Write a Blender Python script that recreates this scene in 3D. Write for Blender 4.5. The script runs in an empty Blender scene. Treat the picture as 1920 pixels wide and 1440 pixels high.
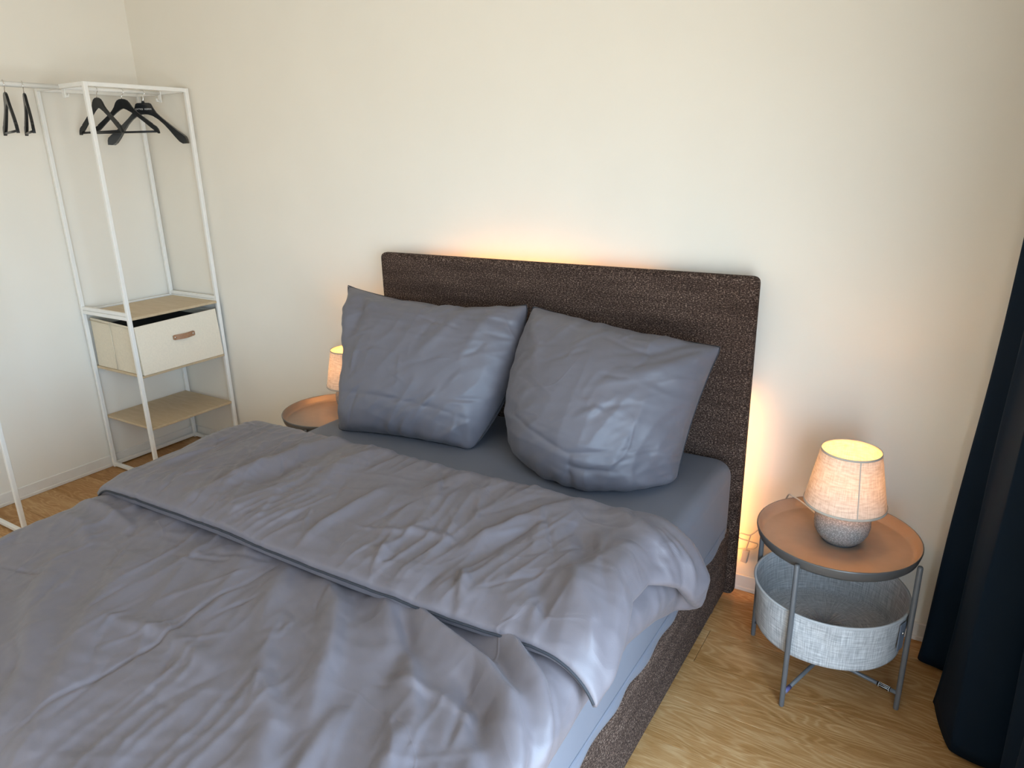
import bpy, bmesh, math, random
import numpy as np
from mathutils import Vector, Matrix

S = bpy.context.scene
COL = S.collection
PI = math.pi

# ------------------------------------------------------------------ camera
F_PX, YAW, PITCH, ROLL = 1339.8, -0.5587, -0.3117, -0.0226
CAM = Vector((1.3382, -2.4781, 1.6186))
fw = Vector((math.sin(YAW)*math.cos(PITCH), math.cos(YAW)*math.cos(PITCH), math.sin(PITCH)))
rt = Vector((math.cos(YAW), -math.sin(YAW), 0.0))
up = rt.cross(fw)
rt2 = rt*math.cos(ROLL) + up*math.sin(ROLL)
up2 = -rt*math.sin(ROLL) + up*math.cos(ROLL)
cd = bpy.data.cameras.new('camera')
cd.sensor_width = 36.0
cd.lens = F_PX/1920.0*36.0
cd.clip_start = 0.05
cam = bpy.data.objects.new('camera', cd)
COL.objects.link(cam)
cam.matrix_world = Matrix(((rt2.x, up2.x, -fw.x, CAM.x), (rt2.y, up2.y, -fw.y, CAM.y),
                           (rt2.z, up2.z, -fw.z, CAM.z), (0, 0, 0, 1)))
S.camera = cam

# ------------------------------------------------------------------ world, daylight, exposure
XL, XR, YB, YF, ZC = -2.5335, 1.76, 0.0, -4.7, 2.6      # room shell
WY0, WY1, WZ0, WZ1 = -4.30, -1.05, 0.06, 1.96           # window opening in the right wall
w = bpy.data.worlds.new('sky'); S.world = w; w.use_nodes = True
wn = w.node_tree
bg = wn.nodes['Background']
tcw = wn.nodes.new('ShaderNodeTexCoord'); sepw = wn.nodes.new('ShaderNodeSeparateXYZ')
wn.links.new(tcw.outputs['Generated'], sepw.inputs[0])          # direction of the ray: z > 0 is sky, z < 0 the ground outside
rw = wn.nodes.new('ShaderNodeValToRGB')
mw = wn.nodes.new('ShaderNodeMath'); mw.operation = 'MULTIPLY_ADD'; mw.inputs[1].default_value = 0.5; mw.inputs[2].default_value = 0.5
wn.links.new(sepw.outputs['Z'], mw.inputs[0]); wn.links.new(mw.outputs[0], rw.inputs['Fac'])
e = rw.color_ramp.elements
e[0].position = 0.47; e[0].color = (0.45, 0.50, 0.53, 1)
e[1].position = 0.53; e[1].color = (0.54, 0.755, 1.0, 1)
wn.links.new(rw.outputs['Color'], bg.inputs['Color'])
bg.inputs['Strength'].default_value = 15.0
ld = bpy.data.lights.new('window_portal', 'AREA')              # sampling portal for the daylight through the window
ld.shape = 'RECTANGLE'; ld.size = WZ1-WZ0; ld.size_y = abs(WY1-WY0)
ld.cycles.is_portal = True
lo = bpy.data.objects.new('window_portal', ld); COL.objects.link(lo)
lo.location = (XR+0.10, (WY0+WY1)/2, (WZ0+WZ1)/2)
lo.rotation_euler = (0, PI/2, 0)
vs = S.view_settings
S.display_settings.display_device = 'sRGB'
vs.view_transform = 'Standard'; vs.look = 'None'; vs.gamma = 1.0; vs.use_curve_mapping = False
vs.exposure = 0.0

# ------------------------------------------------------------------ node helpers
def new_mat(name):
    m = bpy.data.materials.new(name); m.use_nodes = True
    nt = m.node_tree
    return m, nt, nt.nodes['Principled BSDF']

def nd(nt, typ, **kw):
    n = nt.nodes.new(typ)
    for k, v in kw.items():
        if k.startswith('i_'):
            key = k[2:]
            n.inputs[int(key) if key.isdigit() else key.replace('_', ' ')].default_value = v
        else:
            setattr(n, k, v)
    return n

def lk(nt, a, b): nt.links.new(a, b)

def ramp(nt, fac, stops):
    r = nt.nodes.new('ShaderNodeValToRGB')
    e = r.color_ramp.elements
    while len(e) < len(stops): e.new(0.5)
    for i, (p, c) in enumerate(stops):
        e[i].position = p
        e[i].color = c if len(c) == 4 else (*c, 1)
    lk(nt, fac, r.inputs['Fac'])
    return r.outputs['Color']

def coords(nt, scale=(1, 1, 1), out='Object', rot=(0, 0, 0)):
    tc = nt.nodes.new('ShaderNodeTexCoord')
    mp = nt.nodes.new('ShaderNodeMapping')
    mp.inputs['Scale'].default_value = scale
    mp.inputs['Rotation'].default_value = rot
    lk(nt, tc.outputs[out], mp.inputs['Vector'])
    return mp.outputs['Vector']

def noise(nt, vec, scale, detail=2.0, rough=0.5, dist=0.0):
    n = nd(nt, 'ShaderNodeTexNoise', i_Scale=scale, i_Detail=detail, i_Roughness=rough, i_Distortion=dist)
    lk(nt, vec, n.inputs['Vector'])
    return n.outputs['Fac']

def bump(nt, bsdf, h, strength, dist=0.01):
    b = nd(nt, 'ShaderNodeBump', i_Strength=strength, i_Distance=dist)
    lk(nt, h, b.inputs['Height']); lk(nt, b.outputs['Normal'], bsdf.inputs['Normal'])

def mth(nt, op, a, b=None):
    m = nt.nodes.new('ShaderNodeMath'); m.operation = op
    for i, v in enumerate((a, b)):
        if v is None: continue
        if isinstance(v, (int, float)): m.inputs[i].default_value = v
        else: lk(nt, v, m.inputs[i])
    return m.outputs[0]

def plain(name, col, rough=0.5, metal=0.0, vary=0.04, scale=30.0, bmp=0.0, bscale=200.0, spec=0.5):
    m, nt, b = new_mat(name)
    v = coords(nt)
    f = noise(nt, v, scale, 3)
    lo_ = tuple(max(0, c*(1-vary)) for c in col); hi_ = tuple(min(1, c*(1+vary)) for c in col)
    lk(nt, ramp(nt, f, [(0.3, lo_), (0.7, hi_)]), b.inputs['Base Color'])
    b.inputs['Roughness'].default_value = rough; b.inputs['Metallic'].default_value = metal
    b.inputs['Specular IOR Level'].default_value = spec
    if bmp: bump(nt, b, noise(nt, v, bscale, 2), bmp, 0.002)
    return m

# ------------------------------------------------------------------ materials
M = {}
M['wall'] = plain('wall_paint', (0.85, 0.785, 0.68), 0.9, vary=0.012, scale=3, bmp=0.06, bscale=180, spec=0.2)
M['ceiling'] = plain('ceiling_paint', (0.86, 0.81, 0.73), 0.9, vary=0.01, spec=0.2)
M['trim'] = plain('white_trim', (0.80, 0.75, 0.68), 0.45, vary=0.02)
M['white_metal'] = plain('white_powder_coat', (0.86, 0.83, 0.77), 0.38, vary=0.015, bmp=0.03, bscale=600)
M['chrome'] = plain('chrome', (0.75, 0.74, 0.72), 0.16, 1.0, vary=0.03)
M['black_wood'] = plain('black_lacquer', (0.010, 0.011, 0.012), 0.33, vary=0.3, scale=60, spec=0.35)
M['black_plastic'] = plain('black_plastic', (0.010, 0.012, 0.014), 0.25, vary=0.2)
M['print_white'] = plain('white_print', (0.75, 0.75, 0.73), 0.6)
M['black_foot'] = plain('black_foot', (0.012, 0.011, 0.011), 0.5)
M['grey_metal'] = plain('grey_powder_coat', (0.135, 0.135, 0.138), 0.42, 0.1, vary=0.05, bmp=0.04, bscale=500)
M['tray_lamplit'] = plain('tray_coat_lamplit', (0.30, 0.22, 0.165), 0.38, 0.15, vary=0.04, bmp=0.03, bscale=600)  # same powder coat, with the lamp's warm light put into its brown
M['rim_metal'] = plain('tray_rim_coat', (0.115, 0.108, 0.102), 0.36, 0.2, vary=0.04)
M['ceramic_dark'] = plain('ceramic_foot', (0.05, 0.05, 0.055), 0.6)
M['cord'] = plain('white_cord', (0.60, 0.55, 0.49), 0.45)
M['leather'] = plain('tan_leather', (0.36, 0.19, 0.10), 0.55, vary=0.15, scale=80, bmp=0.15, bscale=300)
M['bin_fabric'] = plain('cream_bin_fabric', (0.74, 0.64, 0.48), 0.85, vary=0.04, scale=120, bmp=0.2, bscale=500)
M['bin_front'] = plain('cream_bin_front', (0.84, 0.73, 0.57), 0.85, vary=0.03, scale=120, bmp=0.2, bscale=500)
M['dark_inside'] = plain('bin_dark_inside', (0.03, 0.028, 0.025), 0.9)
M['seam'] = plain('dark_piping', (0.022, 0.023, 0.028), 0.8)
M['tape'] = plain('purple_tape', (0.13, 0.12, 0.28), 0.5)
M['velcro'] = plain('velcro_tab', (0.16, 0.18, 0.22), 0.8)

def mat_board():
    m, nt, b = new_mat('maple_board')
    v = coords(nt, (1, 6, 6), rot=(0, 0, PI/2))
    f = noise(nt, v, 9, 4, 0.6, 0.3)
    lk(nt, ramp(nt, f, [(0.3, (0.52, 0.38, 0.22)), (0.7, (0.60, 0.46, 0.29))]), b.inputs['Base Color'])
    b.inputs['Roughness'].default_value = 0.5
    return m
M['board'] = mat_board()

def mat_floor():
    m, nt, b = new_mat('oak_plank')
    tc = nt.nodes.new('ShaderNodeTexCoord')
    oi = nt.nodes.new('ShaderNodeObjectInfo')
    cx = nt.nodes.new('ShaderNodeCombineXYZ')
    lk(nt, mth(nt, 'MULTIPLY', oi.outputs['Random'], 37.0), cx.inputs[0])
    lk(nt, mth(nt, 'MULTIPLY', oi.outputs['Random'], 91.0), cx.inputs[1])
    add = nd(nt, 'ShaderNodeVectorMath', operation='ADD')
    lk(nt, tc.outputs['Object'], add.inputs[0]); lk(nt, cx.outputs[0], add.inputs[1])
    def sc(s):
        mp = nt.nodes.new('ShaderNodeMapping'); mp.inputs['Scale'].default_value = s
        lk(nt, add.outputs[0], mp.inputs['Vector']); return mp.outputs['Vector']
    big = noise(nt, sc((0.9, 4.5, 1)), 1.5, 2.5, 0.55, 0.25)
    wob = noise(nt, sc((6, 22, 1)), 1.6, 2, 0.5, 0.0)
    ph = mth(nt, 'ADD', mth(nt, 'MULTIPLY', big, 150.0), mth(nt, 'MULTIPLY', wob, 5.0))
    rings = mth(nt, 'ADD', mth(nt, 'MULTIPLY', mth(nt, 'SINE', ph), 0.5), 0.5)
    rings = mth(nt, 'POWER', rings, 2.2)
    pores = noise(nt, sc((9, 190, 1)), 2.0, 3, 0.6)
    tone = noise(nt, sc((1.2, 7, 1)), 1.3, 2, 0.5)
    mixv = mth(nt, 'ADD', mth(nt, 'MULTIPLY', rings, 0.13), mth(nt, 'MULTIPLY', pores, 0.60))
    mixv = mth(nt, 'ADD', mixv, mth(nt, 'MULTIPLY', tone, 0.45))
    mixv = mth(nt, 'ADD', mixv, mth(nt, 'MULTIPLY', oi.outputs['Random'], 0.10))
    lk(nt, ramp(nt, mixv, [(0.36, (0.255, 0.112, 0.024)), (0.57, (0.43, 0.220, 0.076)), (0.90, (0.66, 0.43, 0.215))]), b.inputs['Base Color'])
    b.inputs['Roughness'].default_value = 0.5
    b.inputs['Specular IOR Level'].default_value = 0.28
    bump(nt, b, mixv, 0.12, 0.002)
    return m
M['plank'] = mat_floor()
M['subfloor'] = plain('subfloor', (0.10, 0.06, 0.03), 0.9)

def mat_tweed():
    m, nt, b = new_mat('brown_tweed')
    tc = nt.nodes.new('ShaderNodeTexCoord')
    def sc(s):
        mp = nt.nodes.new('ShaderNodeMapping'); mp.inputs['Scale'].default_value = s
        lk(nt, tc.outputs['Object'], mp.inputs['Vector']); return mp.outputs['Vector']
    f = noise(nt, sc((165, 165, 300)), 1.0, 2.0, 0.6)
    g = noise(nt, sc((520, 520, 620)), 1.0, 1.0, 0.5)
    big = noise(nt, sc((3, 3, 30)), 1.0, 2.0, 0.5)
    mixv = mth(nt, 'ADD', mth(nt, 'MULTIPLY', f, 0.72), mth(nt, 'MULTIPLY', g, 0.28))
    mixv = mth(nt, 'ADD', mixv, mth(nt, 'MULTIPLY', mth(nt, 'SUBTRACT', big, 0.5), 0.12))
    lk(nt, ramp(nt, mixv, [(0.36, (0.014, 0.0080, 0.0058)), (0.50, (0.050, 0.030, 0.022)), (0.58, (0.125, 0.080, 0.060)), (0.68, (0.36, 0.26, 0.20))]), b.inputs['Base Color'])
    b.inputs['Roughness'].default_value = 0.9
    b.inputs['Specular IOR Level'].default_value = 0.15
    bump(nt, b, mixv, 0.7, 0.004)
    return m
M['tweed'] = mat_tweed()

def mat_cotton(name, col, rough, sheen, wr=0.25):
    m, nt, b = new_mat(name)
    v = coords(nt)
    f = noise(nt, v, 5.0, 3)
    c0 = tuple(c*0.96 for c in col); c1 = tuple(c*1.04 for c in col)
    lk(nt, ramp(nt, f, [(0.3, c0), (0.7, c1)]), b.inputs['Base Color'])
    b.inputs['Roughness'].default_value = rough
    b.inputs['Specular IOR Level'].default_value = 0.5
    if name.startswith('navy'): b.inputs['Specular IOR Level'].default_value = 0.12
    b.inputs['Sheen Weight'].default_value = sheen
    b.inputs['Sheen Roughness'].default_value = 0.4
    def crease(scale, width, off):
        mp = coords(nt, (1, 1, 1)); ad = nd(nt, 'ShaderNodeVectorMath', operation='ADD'); lk(nt, mp, ad.inputs[0]); ad.inputs[1].default_value = (off, off*1.7, 0)
        q = noise(nt, ad.outputs[0], scale, 1.0, 0.4, 0.3)
        d = mth(nt, 'DIVIDE', mth(nt, 'ABSOLUTE', mth(nt, 'SUBTRACT', q, 0.5)), width)
        ln = mth(nt, 'SUBTRACT', 1.0, mth(nt, 'MINIMUM', d, 1.0))
        msk = noise(nt, ad.outputs[0], scale*0.55, 1.0)
        mk = mth(nt, 'MINIMUM', mth(nt, 'MULTIPLY', mth(nt, 'MAXIMUM', mth(nt, 'SUBTRACT', msk, 0.47), 0.0), 9.0), 1.0)
        return mth(nt, 'MULTIPLY', ln, mk)
    a = noise(nt, v, 11.0, 2, 0.45, 0.2)
    cr = mth(nt, 'MULTIPLY', crease(4.0, 0.02, 3.0), 0.10)
    fine = noise(nt, v, 420.0, 1)
    hh = mth(nt, 'ADD', mth(nt, 'MULTIPLY', a, 0.8), mth(nt, 'ADD', cr, mth(nt, 'MULTIPLY', fine, 0.02)))
    bump(nt, b, hh, wr, 0.014)
    return m
M['duvet'] = mat_cotton('grey_sateen_cover', (0.130, 0.113, 0.122), 0.47, 0.06, 0.5)
M['pillow'] = mat_cotton('grey_sateen_pillow', (0.124, 0.115, 0.130), 0.52, 0.06, 0.42)
M['sheet'] = mat_cotton('grey_jersey_sheet', (0.135, 0.138, 0.162), 0.65, 0.05, 0.05)
M['curtain'] = mat_cotton('navy_blackout_curtain', (0.0045, 0.0125, 0.025), 0.7, 0.0, 0.04)

def mat_linen():
    m, nt, b = new_mat('grey_linen_basket')
    tc = nt.nodes.new('ShaderNodeTexCoord')
    def sc(s):
        mp = nt.nodes.new('ShaderNodeMapping'); mp.inputs['Scale'].default_value = s
        lk(nt, tc.outputs['UV'], mp.inputs['Vector']); return mp.outputs['Vector']
    a = noise(nt, sc((330, 16, 1)), 1.0, 2, 0.6); c = noise(nt, sc((16, 330, 1)), 1.0, 2, 0.6)
    f = mth(nt, 'MULTIPLY', mth(nt, 'ADD', a, c), 0.5)
    lk(nt, ramp(nt, f, [(0.36, (0.33, 0.325, 0.325)), (0.5, (0.50, 0.495, 0.49)), (0.62, (0.68, 0.67, 0.66))]), b.inputs['Base Color'])
    b.inputs['Roughness'].default_value = 0.9; b.inputs['Specular IOR Level'].default_value = 0.2
    bump(nt, b, f, 0.35, 0.003)
    return m
M['linen'] = mat_linen()

def mat_shade():
    m, nt, b = new_mat('linen_lamp_shade')
    tc = nt.nodes.new('ShaderNodeTexCoord')
    def sc(s):
        mp = nt.nodes.new('ShaderNodeMapping'); mp.inputs['Scale'].default_value = s
        lk(nt, tc.outputs['UV'], mp.inputs['Vector']); return mp.outputs['Vector']
    a = noise(nt, sc((300, 22, 1)), 1.0, 2, 0.6); c = noise(nt, sc((22, 160, 1)), 1.0, 2, 0.6)
    f = mth(nt, 'MULTIPLY', mth(nt, 'ADD', a, c), 0.5)
    col = ramp(nt, f, [(0.35, (0.55, 0.44, 0.34)), (0.6, (0.80, 0.70, 0.60))])
    lk(nt, col, b.inputs['Base Color'])
    b.inputs['Roughness'].default_value = 0.9; b.inputs['Specular IOR Level'].default_value = 0.1
    tr = nt.nodes.new('ShaderNodeBsdfTranslucent'); lk(nt, col, tr.inputs['Color'])
    mx = nt.nodes.new('ShaderNodeMixShader'); mx.inputs[0].default_value = 0.12
    lk(nt, b.outputs[0], mx.inputs[1]); lk(nt, tr.outputs[0], mx.inputs[2])
    lk(nt, mx.outputs[0], nt.nodes['Material Output'].inputs['Surface'])
    return m
M['shade'] = mat_shade()
M['shade_trim'] = plain('shade_trim', (0.50, 0.45, 0.38), 0.9)

def mat_ceramic():
    m, nt, b = new_mat('textured_ceramic')
    v = coords(nt)
    vo = nd(nt, 'ShaderNodeTexVoronoi', i_Scale=230.0); lk(nt, v, vo.inputs['Vector'])
    f = vo.outputs['Distance']
    lk(nt, ramp(nt, f, [(0.15, (0.42, 0.40, 0.38)), (0.6, (0.22, 0.21, 0.20))]), b.inputs['Base Color'])
    b.inputs['Roughness'].default_value = 0.7
    bump(nt, b, f, -0.8, 0.004)
    return m
M['ceramic'] = mat_ceramic()

def emit(name, col, s):
    m, nt, b = new_mat(name)
    b.inputs['Base Color'].default_value = (*col, 1)
    b.inputs['Emission Color'].default_value = (*col, 1); b.inputs['Emission Strength'].default_value = s
    return m
M['bulb'] = emit('warm_bulb', (1.0, 0.47, 0.13), 72.0)
M['led'] = emit('warm_led', (1.0, 0.42, 0.10), 46.0)
M['led_top'] = emit('warm_led_top', (1.0, 0.42, 0.10), 40.0)
M['led_dim'] = emit('warm_led_dim', (1.0, 0.42, 0.10), 15.0)

# ------------------------------------------------------------------ mesh helpers
def set_props(o, label=None, cat=None, group=None, kind=None):
    if label: o['label'] = label
    if cat: o['category'] = cat
    if group: o['group'] = group
    if kind: o['kind'] = kind
    return o

def thing(name, label, cat, loc=(0, 0, 0), group=None):
    o = bpy.data.objects.new(name, None); COL.objects.link(o)
    o.location = loc; o.empty_display_size = 0.1
    return set_props(o, label, cat, group)

def root_loc(p):
    v = Vector((0, 0, 0))
    while p is not None:
        v += Vector(p.location); p = p.parent
    return v

def link_mesh(name, verts, faces, mat, parent=None, smooth=True, uvs=None):
    """verts in world coordinates; stored relative to the parent chain"""
    off = root_loc(parent)
    me = bpy.data.meshes.new(name)
    me.from_pydata([(v[0]-off.x, v[1]-off.y, v[2]-off.z) for v in verts], [], faces)
    if uvs is not None:
        ul = me.uv_layers.new(name='UVMap')
        for lp in me.loops: ul.data[lp.index].uv = uvs[lp.vertex_index]
    if smooth: me.polygons.foreach_set('use_smooth', [True]*len(me.polygons))
    me.materials.append(M[mat] if isinstance(mat, str) else mat)
    me.update()
    o = bpy.data.objects.new(name, me); COL.objects.link(o)
    o.parent = parent
    return o

def link_bm(name, bm, mat, parent=None, smooth=False):
    off = root_loc(parent)
    bmesh.ops.translate(bm, verts=bm.verts, vec=-off)
    bmesh.ops.recalc_face_normals(bm, faces=bm.faces)
    me = bpy.data.meshes.new(name); bm.to_mesh(me); bm.free()
    if smooth: me.polygons.foreach_set('use_smooth', [True]*len(me.polygons))
    me.materials.append(M[mat] if isinstance(mat, str) else mat)
    o = bpy.data.objects.new(name, me); COL.objects.link(o)
    o.parent = parent
    return o

def bm_box(bm, lo, hi, bev=0.0, seg=2):
    r = bmesh.ops.create_cube(bm, size=1.0)
    vs_ = r['verts']
    for v in vs_:
        v.co = Vector([lo[i] + (v.co[i]+0.5)*(hi[i]-lo[i]) for i in range(3)])
    if bev > 0:
        es = list({e for v in vs_ for e in v.link_edges})
        bmesh.ops.bevel(bm, geom=es, offset=bev, segments=seg, profile=0.5, affect='EDGES')

def box(name, lo, hi, mat, parent=None, bev=0.0, seg=2, smooth=False):
    bm = bmesh.new(); bm_box(bm, lo, hi, bev, seg)
    return link_bm(name, bm, mat, parent, smooth)

def tube_data(pts, rad, sides=8, cap=True, closed=False):
    pts = [Vector(p) for p in pts]
    n = len(pts); verts = []; faces = []
    rads = rad if isinstance(rad, (list, tuple)) else [rad]*n
    tans = []
    for i in range(n):
        a = pts[(i-1) % n] if closed else pts[max(0, i-1)]
        c = pts[(i+1) % n] if closed else pts[min(n-1, i+1)]
        tans.append((c-a).normalized())
    t0 = tans[0]
    ref = Vector((0, 0, 1)) if abs(t0.z) < 0.9 else Vector((1, 0, 0))
    nrm = (ref - t0*ref.dot(t0)).normalized()
    for i in range(n):
        t = tans[i]
        nrm = (nrm - t*nrm.dot(t)).normalized()
        b = t.cross(nrm)
        for k in range(sides):
            a = 2*PI*k/sides
            verts.append(pts[i] + (nrm*math.cos(a) + b*math.sin(a))*rads[i])
    m = n if closed else n-1
    for i in range(m):
        for k in range(sides):
            j = (i+1) % n; k2 = (k+1) % sides
            faces.append((i*sides+k, i*sides+k2, j*sides+k2, j*sides+k))
    if cap and not closed:
        faces.append(tuple(range(sides-1, -1, -1)))
        faces.append(tuple((n-1)*sides+k for k in range(sides)))
    return verts, faces

def tube(name, pts, rad, mat, parent=None, sides=8, closed=False):
    v, f = tube_data(pts, rad, sides, True, closed)
    return link_mesh(name, v, f, mat, parent)

def smooth_path(pts, n=8):
    """Catmull-Rom through the points"""
    p = [Vector(q) for q in pts]; out = []
    for i in range(len(p)-1):
        a = p[max(0, i-1)]; b = p[i]; c = p[i+1]; d = p[min(len(p)-1, i+2)]
        for k in range(n):
            t = k/n
            out.append(0.5*((2*b) + (c-a)*t + (2*a-5*b+4*c-d)*t*t + (3*b-a-3*c+d)*t**3))
    out.append(p[-1])
    return out

def lathe(name, prof, center, mat, parent=None, seg=48, uv=False, closed=False):
    """prof: list of (r, z), z relative to center"""
    verts = []; faces = []; uvs = []
    n = len(prof)
    for i in range(seg + (1 if uv else 0)):
        a = 2*PI*i/seg
        acc = 0.0
        for k, (r, z) in enumerate(prof):
            if k: acc += math.hypot(r-prof[k-1][0], z-prof[k-1][1])
            verts.append((center[0]+r*math.cos(a), center[1]+r*math.sin(a), center[2]+z))
            uvs.append((a*0.16, acc))
    m = n if closed else n-1
    for i in range(seg):
        j = i+1 if uv else (i+1) % seg
        for k in range(m):
            k2 = (k+1) % n
            faces.append((i*n+k, j*n+k, j*n+k2, i*n+k2))
    return link_mesh(name, verts, faces, mat, parent, uvs=uvs if uv else None)

# numpy gradient noise -------------------------------------------------------
_rs = np.random.RandomState(7)
_perm = np.concatenate([_rs.permutation(256)]*2)
_grad = np.array([(math.cos(a), math.sin(a)) for a in np.linspace(0, 2*PI, 32, endpoint=False)])
def gnoise(x, y):
    xi = np.floor(x).astype(int); yi = np.floor(y).astype(int)
    xf = x-xi; yf = y-yi
    u = xf**3*(xf*(xf*6-15)+10); v = yf**3*(yf*(yf*6-15)+10)
    def g(ix, iy, dx, dy):
        h = _perm[(_perm[ix & 255] + iy) & 255] & 31
        return _grad[h, 0]*dx + _grad[h, 1]*dy
    a = g(xi, yi, xf, yf); b = g(xi+1, yi, xf-1, yf)
    c = g(xi, yi+1, xf, yf-1); d = g(xi+1, yi+1, xf-1, yf-1)
    return (a*(1-u)+b*u)*(1-v) + (c*(1-u)+d*u)*v

def ridged(x, y):
    return 1.0 - np.minimum(1.0, np.abs(gnoise(x, y))*2.6)

def stroke(X, Y, pts, width, height, skew=0.0):
    """soft ridge (height>0) or valley along a polyline, fading at both ends; skew steepens one flank"""
    p = np.array(pts, float)
    seg = np.linalg.norm(np.diff(p, axis=0), axis=1); L = seg.sum(); acc = 0.0
    best = np.full(X.shape, 1e9); bt = np.zeros(X.shape); sg = np.zeros(X.shape)
    for i in range(len(p)-1):
        d = p[i+1]-p[i]; l2 = d@d
        t = np.clip(((X-p[i, 0])*d[0] + (Y-p[i, 1])*d[1])/l2, 0, 1)
        ex = X-(p[i, 0]+t*d[0]); ey = Y-(p[i, 1]+t*d[1])
        dd = np.hypot(ex, ey); m = dd < best
        best = np.where(m, dd, best); bt = np.where(m, (acc+t*seg[i])/L, bt)
        sg = np.where(m, np.sign(d[0]*ey-d[1]*ex), sg)
        acc += seg[i]
    wdt = width*(1+skew*sg)
    fade = np.sin(np.clip(bt, 0.0, 1.0)*PI)**0.6*0.85 + 0.15
    return height*fade*np.exp(-(best/wdt)**2)

def folds(x, y, th, fa, fc, amp, seed, sharp=2.2):
    """long soft folds running along direction th (radians), wandering, coming and going"""
    w1 = 0.07*gnoise(x*2.1+seed, y*2.1-seed); w2 = 0.07*gnoise(x*2.3-seed*2, y*2.3+seed)
    a = x*math.cos(th)+y*math.sin(th)+w1; b = -x*math.sin(th)+y*math.cos(th)+w2
    n = gnoise(a*fa+seed*1.3, b*fc+seed*0.7)
    mask = np.clip(0.55+1.6*gnoise(x*2.6+seed*5, y*2.6+seed*3), 0, 1)
    return amp*np.maximum(0, 1-np.abs(n)*sharp)**1.5*mask

# ================================================================== ROOM SHELL
def struct(o):
    o['kind'] = 'structure'; return o
T = 0.15
struct(box('wall_back', (XL-T, YB, 0), (XR+T, YB+T, ZC), 'wall'))
struct(box('wall_left', (XL-T, YF, 0), (XL, YB, ZC), 'wall'))
struct(box('wall_front', (XL-T, YF-T, 0), (XR+T, YF, ZC), 'wall'))
struct(box('ceiling', (XL-T, YF-T, ZC), (XR+T, YB+T, ZC+T), 'ceiling'))
bm = bmesh.new()                                        # right wall around the window opening
bm_box(bm, (XR, YF, 0), (XR+T, WY0, ZC)); bm_box(bm, (XR, WY1, 0), (XR+T, YB, ZC))
bm_box(bm, (XR, WY0, 0), (XR+T, WY1, WZ0)); bm_box(bm, (XR, WY0, WZ1), (XR+T, WY1, ZC))
struct(link_bm('wall_right', bm, 'wall'))
win = thing('window_1', None, None, (XR+0.04, (WY0+WY1)/2, WZ0)); struct(win)
fw_ = 0.055
for lo_, hi_ in (((WY0, WZ0), (WY1, WZ0+fw_)), ((WY0, WZ1-fw_), (WY1, WZ1)), ((WY0, WZ0+fw_), (WY0+fw_, WZ1-fw_)),
                 ((WY1-fw_, WZ0+fw_), (WY1, WZ1-fw_)), (((WY0+WY1)/2-0.05, WZ0+fw_), ((WY0+WY1)/2+0.05, WZ1-fw_))):
    box('window_frame', (XR+0.02, lo_[0], lo_[1]), (XR+0.08, hi_[0], hi_[1]), 'trim', win, 0.004)

# floor: subfloor slab with single planks
floor = struct(box('floor', (XL-T, YF-T, -0.12), (XR+T, YB+T, -0.012), 'subfloor'))
PW, PL, GAP = 0.1875, 1.26, 0.0012
pb = bmesh.new(); bm_box(pb, (0, 0, 0), (PL-GAP, PW-GAP, 0.012), 0.0009, 1)
pme = bpy.data.meshes.new('plank'); pb.to_mesh(pme); pb.free(); pme.materials.append(M['plank'])
rnd = random.Random(3)
row = 0
y = 0.0675
while y > YF:
    x = XL - rnd.uniform(0.05, PL-0.1)
    yy = y-PW
    while x < XR:
        x0, x1 = max(x, XL-0.01), min(x+PL, XR+0.01)
        if x1-x0 > 0.03:
            y0, y1 = max(yy, YF), min(y, YB)
            if x1-x0 > PL-1e-6 and y1-y0 > PW-1e-6:
                me = pme
            else:
                b_ = bmesh.new(); bm_box(b_, (0, 0, 0), (x1-x0-GAP, y1-y0-GAP, 0.012), 0.0009, 1)
                me = bpy.data.meshes.new('plank'); b_.to_mesh(me); b_.free(); me.materials.append(M['plank'])
            o = bpy.data.objects.new('plank', me); COL.objects.link(o); o.parent = floor
            o.location = (x0, y0, -0.012)
        x += PL
    y -= PW; row += 1

# baseboards with a small lip at the top and a quarter strip at the floor
def baseboard(name, axis, c, a0, a1, sgn):
    bm = bmesh.new()
    def b(t, z0, z1, bev):
        if axis == 'x': bm_box(bm, (a0, min(c, c+sgn*t), z0), (a1, max(c, c+sgn*t), z1), bev, 1)
        else: bm_box(bm, (min(c, c+sgn*t), a0, z0), (max(c, c+sgn*t), a1, z1), bev, 1)
    b(0.009, 0.0, 0.066, 0.003); b(0.013, 0.0, 0.017, 0.002)
    return struct(link_bm(name, bm, 'trim'))
baseboard('baseboard_back', 'x', YB, XL, XR, -1)
baseboard('baseboard_left', 'y', XL, YF, YB-0.013, 1)
baseboard('baseboard_right', 'y', XR, YF, YB-0.013, -1)

# ================================================================== BED
BX, ZM, ZB, YH, YE = 0.787, 0.588, 0.335, -0.118, -2.14      # half width, mattress top, base top, headboard front, foot end
bed = thing('bed', 'brown tweed upholstered bed with a tall padded headboard against the wall', 'bed', (0, -1.1, 0))
def hold(bm, area=0.05, th=0.004):
    """thin inner frames on the big faces, so that smooth shading stays on the rounded edges"""
    bmesh.ops.recalc_face_normals(bm, faces=bm.faces)
    bmesh.ops.inset_individual(bm, faces=[f for f in bm.faces if f.calc_area() > area], thickness=th, use_even_offset=True)
def soft_box(name, lo, hi, mat, parent, bev, seg=4, cuts=0, wob=None):
    bm = bmesh.new(); bm_box(bm, lo, hi, bev, seg)
    hold(bm)
    o = link_bm(name, bm, mat, parent, True)
    return o
soft_box('headboard', (-0.806, YH, 0.03), (0.806, -0.062, 1.222), 'tweed', bed, 0.022)
soft_box('base', (-BX+0.004, YE, 0.05), (BX-0.004, YH-0.002, ZB), 'tweed', bed, 0.02)
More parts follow.
